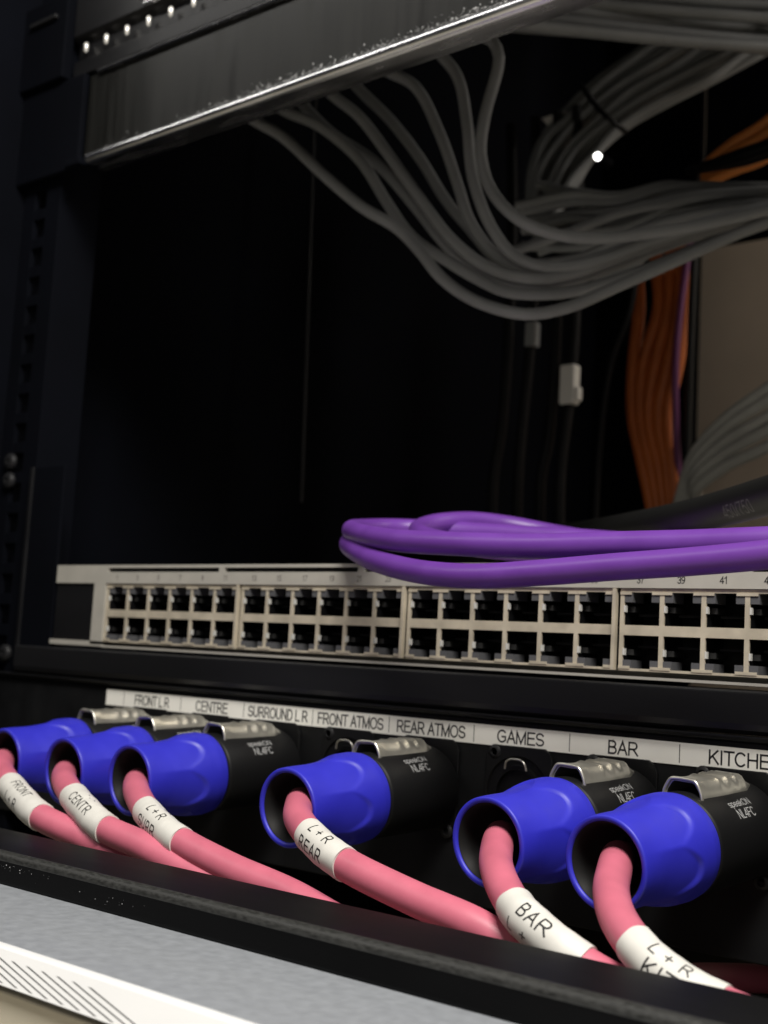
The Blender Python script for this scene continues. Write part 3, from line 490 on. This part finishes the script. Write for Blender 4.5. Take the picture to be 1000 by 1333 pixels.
for key, pts in PINK.items():
    a, b, lines, lab = SLEEVES[key]
    ph = Path(pts, 1.2); mb = MB(); tube(mb, ph, 4.35, 32)
    cb = tag(mb.build('speaker_cable', M_pink), lab, 'cable', 'pink speaker cables')
    def Lmark(q): i = int(q); f = q-i; return ph.s[ph.marks[i]]*(1-f)+ph.s[ph.marks[min(i+1, len(ph.marks)-1)]]*f
    L0, L1 = Lmark(a), Lmark(b); rr_ = random.Random(key); o1, o2, o3 = [rr_.uniform(0, 6) for _ in range(3)]
    mb = MB()
    def rf(L, an): return 4.62+.20*(1-((an-o1) % (2*math.pi))/(2*math.pi))+.10*math.sin(2*an+o1)+.06*math.sin(3*an+L*.5+o2)+.03*math.sin(L*1.3+o3)
    NS = 48; rings = []
    for k in range(33):
        t = k/32; ring = []
        for j in range(NS):
            an = 2*math.pi*j/NS; e = .35*math.sin(an+o1)+.12*math.sin(5*an+o2)
            L = (L0+e)*(1-t)+(L1+.35*math.sin(an+o3)+.12*math.sin(4*an))*t; ring.append(ph.surf(L, an, rf(L, an)))
        rings.append(ring)
    rings.insert(0, [ph.surf(L0+.35*math.sin(2*math.pi*j/NS+o1), 2*math.pi*j/NS, 4.3) for j in range(NS)])
    rings.append([ph.surf(L1+.35*math.sin(2*math.pi*j/NS+o3), 2*math.pi*j/NS, 4.3) for j in range(NS)])
    mb.rings(rings, 0, True); sl = mb.build('label_sleeve', M_sleeve, cb)
    p, t, n = ph.at((L0+L1)/2); bt = t.cross(n); toward = (CAM-p).normalized()
    a0 = math.atan2(toward.dot(bt), toward.dot(n))
    for word, deg, size in lines:
        size = size*.88
        c0 = (L0+L1)/2 + (-.6 if word != 'L  +' else -3.5)
        # angle grows from n towards b = t x n; up on the label is facing x tangent
        p1, t1, n1 = ph.at(c0); b1 = t1.cross(n1)
        upv = toward.cross(t1); sg = 1 if (b1*math.cos(a0)-n1*math.sin(a0)).dot(upv) > 0 else -1
        letter('lettering', word, size, lambda u, v: ph.surf(c0+u, a0+sg*(R(deg)+v/4.8), rf(c0+u, a0+sg*(R(deg)+v/4.8))+.06), M_ink, sl, sx=.95, weight=.13, gap=.14)

# ------------------------------------------------------------------ rail, metal sheet and striped sticker at the front
mb = MB(); pr = [(-112, -104), (-112, -88.2), (-113.2, -87), (-138.2, -86.9), (-139.6, -87.6), (-140.2, -89), (-140.2, -95.2), (-139, -96.4)]
mb.prism(pr, -250, 560); mb.v = mb.v
sill = tag(mb.build('front_rail', M_sill, bevel=.6, segs=3), 'black rail with a worn edge and painted highlight crossing in front of the pink cables', 'rail')
mb = MB(); rr = random.Random(9)
for k in range(150):
    cl = rr.choice([(150, -140.2, -90), (192, -140.2, -91.5), (160, -139.6, -87.6), (215, -139.7, -88), (255, -139.6, -87.7), (285, -139.7, -87.8), (222, -140.2, -96)]); s_ = .08+.22*rr.random()**3
    a = Vector((cl[0]+rr.gauss(0, 9), cl[1]-.1, cl[2]-abs(rr.gauss(0, 1.2)))); q = [a+Vector((rr.uniform(-1.6, 1.6)*s_, rr.uniform(-.6, .1)*s_, rr.uniform(-1, 1)*s_)) for _ in range(4)]
    mb.add(q, [(0, 1, 2), (0, 1, 3), (1, 2, 3), (0, 2, 3)])
d = mb.build('dust', M_dust, sill); d['kind'] = 'stuff'
mb = MB(); mb.prism([(-137.9, -86.85), (-138.6, -86.84), (-139.75, -87.45), (-140.28, -88.6), (-140.28, -89.3), (-139.5, -89.3), (-139, -88.0), (-138, -87.4)], -250, 560, smooth=True); mb.build('worn_highlight_edge', M_worn_highlight, sill)
sh = empty('metal_sheet', (0, -140, -95.8), 'bare grey metal cover with a white striped sticker, below the black rail', 'metal cover')
mb = MB(); mb.prism([(2, 0), (-41.2, 0), (-42.0, -.5), (-45.6, -6.9), (-44.4, -7.2), (-41.2, -1.4), (2, -1.2)], -250, 560); mb.build('sheet', M_alu, sh, .2)
st = MB(); st.prism([(-42.2, -.35), (-41.7, .06), (-40.9, .14), (-39.9, .14), (-39.9, .03), (-40.9, .03), (-42.0, -.45), (-45.5, -6.7), (-45.75, -6.6)], -120, 330); st = st.build('sticker', M_white, sh)
for k in range(17):
    x = 150.5+k*5.5; w_ = 1.15
    mb = MB(); mb.add([(x, -43.17, -1.95), (x+w_, -43.17, -1.95), (x+22+w_, -45.57, -6.2), (x+22, -45.57, -6.2)], [(0, 1, 2, 3)]); mb.build('stripe', M_ink, st)
mb = MB(); mb.box((-250, -183.5, -330), (560, -180, -104.5)); tag(mb.build('floor_standin', M_floor, bevel=.5), 'plain beige stand-in for the floor at the bottom left corner, under the striped sticker', 'cover')  # upright panel added in place of the floor, to catch the front light

# ------------------------------------------------------------------ purple cable coil on the switch, black cable behind it
for k, pts in enumerate(PURPLE):
    mb = MB(); tube(mb, Path(pts, 2.0), 3.9, 28)
    tag(mb.build('purple_cable', M_purple), ['upper strand of the purple cable loop resting on the switch', 'lower strand of the purple cable loop hanging over the switch face', 'rear dark bend of purple cable behind the front strands'][k], 'cable', 'purple cable loop on the switch')
bp = Path(BLACK[0], 3.0); mb = MB(); tube(mb, bp, 6.6, 28); bc = tag(mb.build('power_cable', M_blackcable), 'thick black cable with raised lettering behind the purple loop', 'cable')
Lc = bp.s[bp.marks[4]]*.5+bp.s[bp.marks[5]]*.5
p, t, n = bp.at(Lc); bt = t.cross(n); tw = (CAM-p).normalized(); a0 = math.atan2(tw.dot(bt), tw.dot(n)); upv = tw.cross(t); sg = 1 if (bt*math.cos(a0)-n*math.sin(a0)).dot(upv) > 0 else -1
letter('lettering', '450/750', 4.6, lambda u, v: bp.surf(Lc+8+u, a0+sg*(R(-14)+v/6.6), 6.66), M_emboss, bc, weight=.1, gap=.1)

# ------------------------------------------------------------------ cables at the back
ORD = ['first', 'second', 'third', 'fourth', 'fifth', 'sixth', 'seventh', 'eighth']
for k, pts in enumerate(HANG):
    tag(cable('network_cable', pts, 2.75, M_grey), f'{ORD[k]} grey cable from the left of those dropping out under the black panel', 'cable', 'grey cables dropping from the black panel')
def many(key, r, m, name, label, group, words=None):
    for k, pts in enumerate(key): tag(cable(name, pts, r, m), label if not words else words[k]+' '+label, 'cable', group)
many(RUN, 2.7, M_grey, 'network_cable', 'grey cable in the level run leaving at the right edge', 'grey cables running level to the right')
many(BUNDLE, 3.1, M_grey, 'network_cable', 'grey cable in the slanting bundle held by a black tie', 'grey cables in the tied bundle')
many(TOP, 3.2, M_grey, 'network_cable', 'grey cable in the flat sheaf along the top right', 'grey cables along the top')
many(ORANGE, 4.4, M_orange, 'orange_cable', 'orange cable in the upright bunch before the beige wall', 'upright orange cables', ['leftmost', 'second from left', 'middle', 'second from right', 'rightmost'])
many(ORANGE_TOP, 3.4, M_orange_lit, 'orange_cable', 'orange cable of those arching in at the upper right edge', 'orange cables at the upper right', ['topmost', 'second from top', 'third from top', 'lowest'])
many(GRAY_RIGHT, 3.6, M_grey2, 'network_cable', 'grey cable of those curving down before the beige wall', 'grey cables before the beige wall', ['outermost', 'second from outside', 'middle', 'fourth from outside', 'innermost'])
tag(cable('violet_cable', VIOLET[0], 2.4, M_violet), 'thin violet cable along the right side of the orange bunch', 'cable')
tag(cable('black_cable', [(90, 388, 262), (89, 388, 250), (86, 392, 190), (84, 396, 120), (84, 398, 60)], 2.6, M_blackcable), 'thin black cable beside the violet one at the beige wall', 'cable')
tag(cable('black_cable', [(50, 380, 300), (52, 378, 250), (49, 376, 215), (36, 376, 180), (28, 378, 120), (26, 380, 40)], 2.6, M_blackcable2), 'black cable crossing in front of the orange bunch', 'cable')
for k, (x, z) in enumerate([(50, 150), (19, 184), (36, 120), (0, 130)]):
    tag(cable('black_cable', [(x-4, 304, 330), (x+1, 304, 250), (x, 304, z), (x-5, 304, 90), (x-1, 304, 20), (x+3, 304, -30)], 3.4, M_blackcable2),
        ['black hanging cable carrying the bright white tag', 'black hanging cable carrying the dim small tag', 'third black hanging cable, right of the tagged ones', 'leftmost black hanging cable inside the rack'][k], 'cable', 'black cables hanging inside the rack')
mb = MB(); mb.box((-6, -4.4, -12), (4.5, 3.8, 13)); mb.box((4.3, -3.5, -10), (7, 3, -1)); tag(mb.build('cable_tag', M_tagw, bevel=1.2, loc=(50, 304, 148)), 'bright white plastic tag on a hanging black cable', 'tag')
mb = MB(); mb.box((-3.6, -4.0, -8), (3.6, 3.8, 8)); tag(mb.build('cable_tag', M_grey, bevel=1, loc=(20, 304, 184)), 'dim grey tag left of the bright white one', 'tag')
mb = MB(); mb.prism([(-9, 3), (9, 4), (5, -5), (-3, -4)], -2, 2, axis='y'); tag(mb.build('cable_tag', M_tagw, bevel=.4, loc=(25.5, 310, 328)), 'small pale tab sticking out left of the tied bundle', 'tag')
mb = MB(); tube(mb, Path([(62, 305, 326), (60, 296, 331), (62, 284, 331.5), (67, 277, 326), (77, 276, 312), (85, 278, 303), (88, 287, 300), (84, 300, 303)], 2), 1.6, 10); tag(mb.build('cable_tie', M_hole), 'black tie round the slanting grey bundle', 'cable tie')
mb = MB(); tube(mb, Path([(146, 262, 252), (158, 256, 249.5), (175, 254, 249), (205, 252, 251)], 2), 1, 12, rf=lambda L, a: 2.4+min(4.5, L*.12)*abs(math.sin(a))); mb.box((150, 255, 234), (155, 259, 250)); tag(mb.build('strap', M_hole), 'black strap under the orange cables at the upper right', 'strap')
il = empty('indicator_lamp', (101.3, 240, 262.2), 'tiny round white light glowing in the dark interior', 'light')
mb = MB(); rg = lambda r, y: [(r*math.cos(2*math.pi*a/20), y, r*math.sin(2*math.pi*a/20)) for a in range(20)]
mb.rings([rg(2.1, 0), rg(2.1, -1.2), rg(1.6, -2.2), rg(.6, -2.7)], 0, True, (False, True)); mb.build('lens', M_lamp, il)
mb = MB(); mb.rings([rg(2.2, 0), rg(3.0, 0), rg(3.0, 12), rg(2.2, 12)], 0, True, (False, True)); mb.build('holder', M_dark, il)
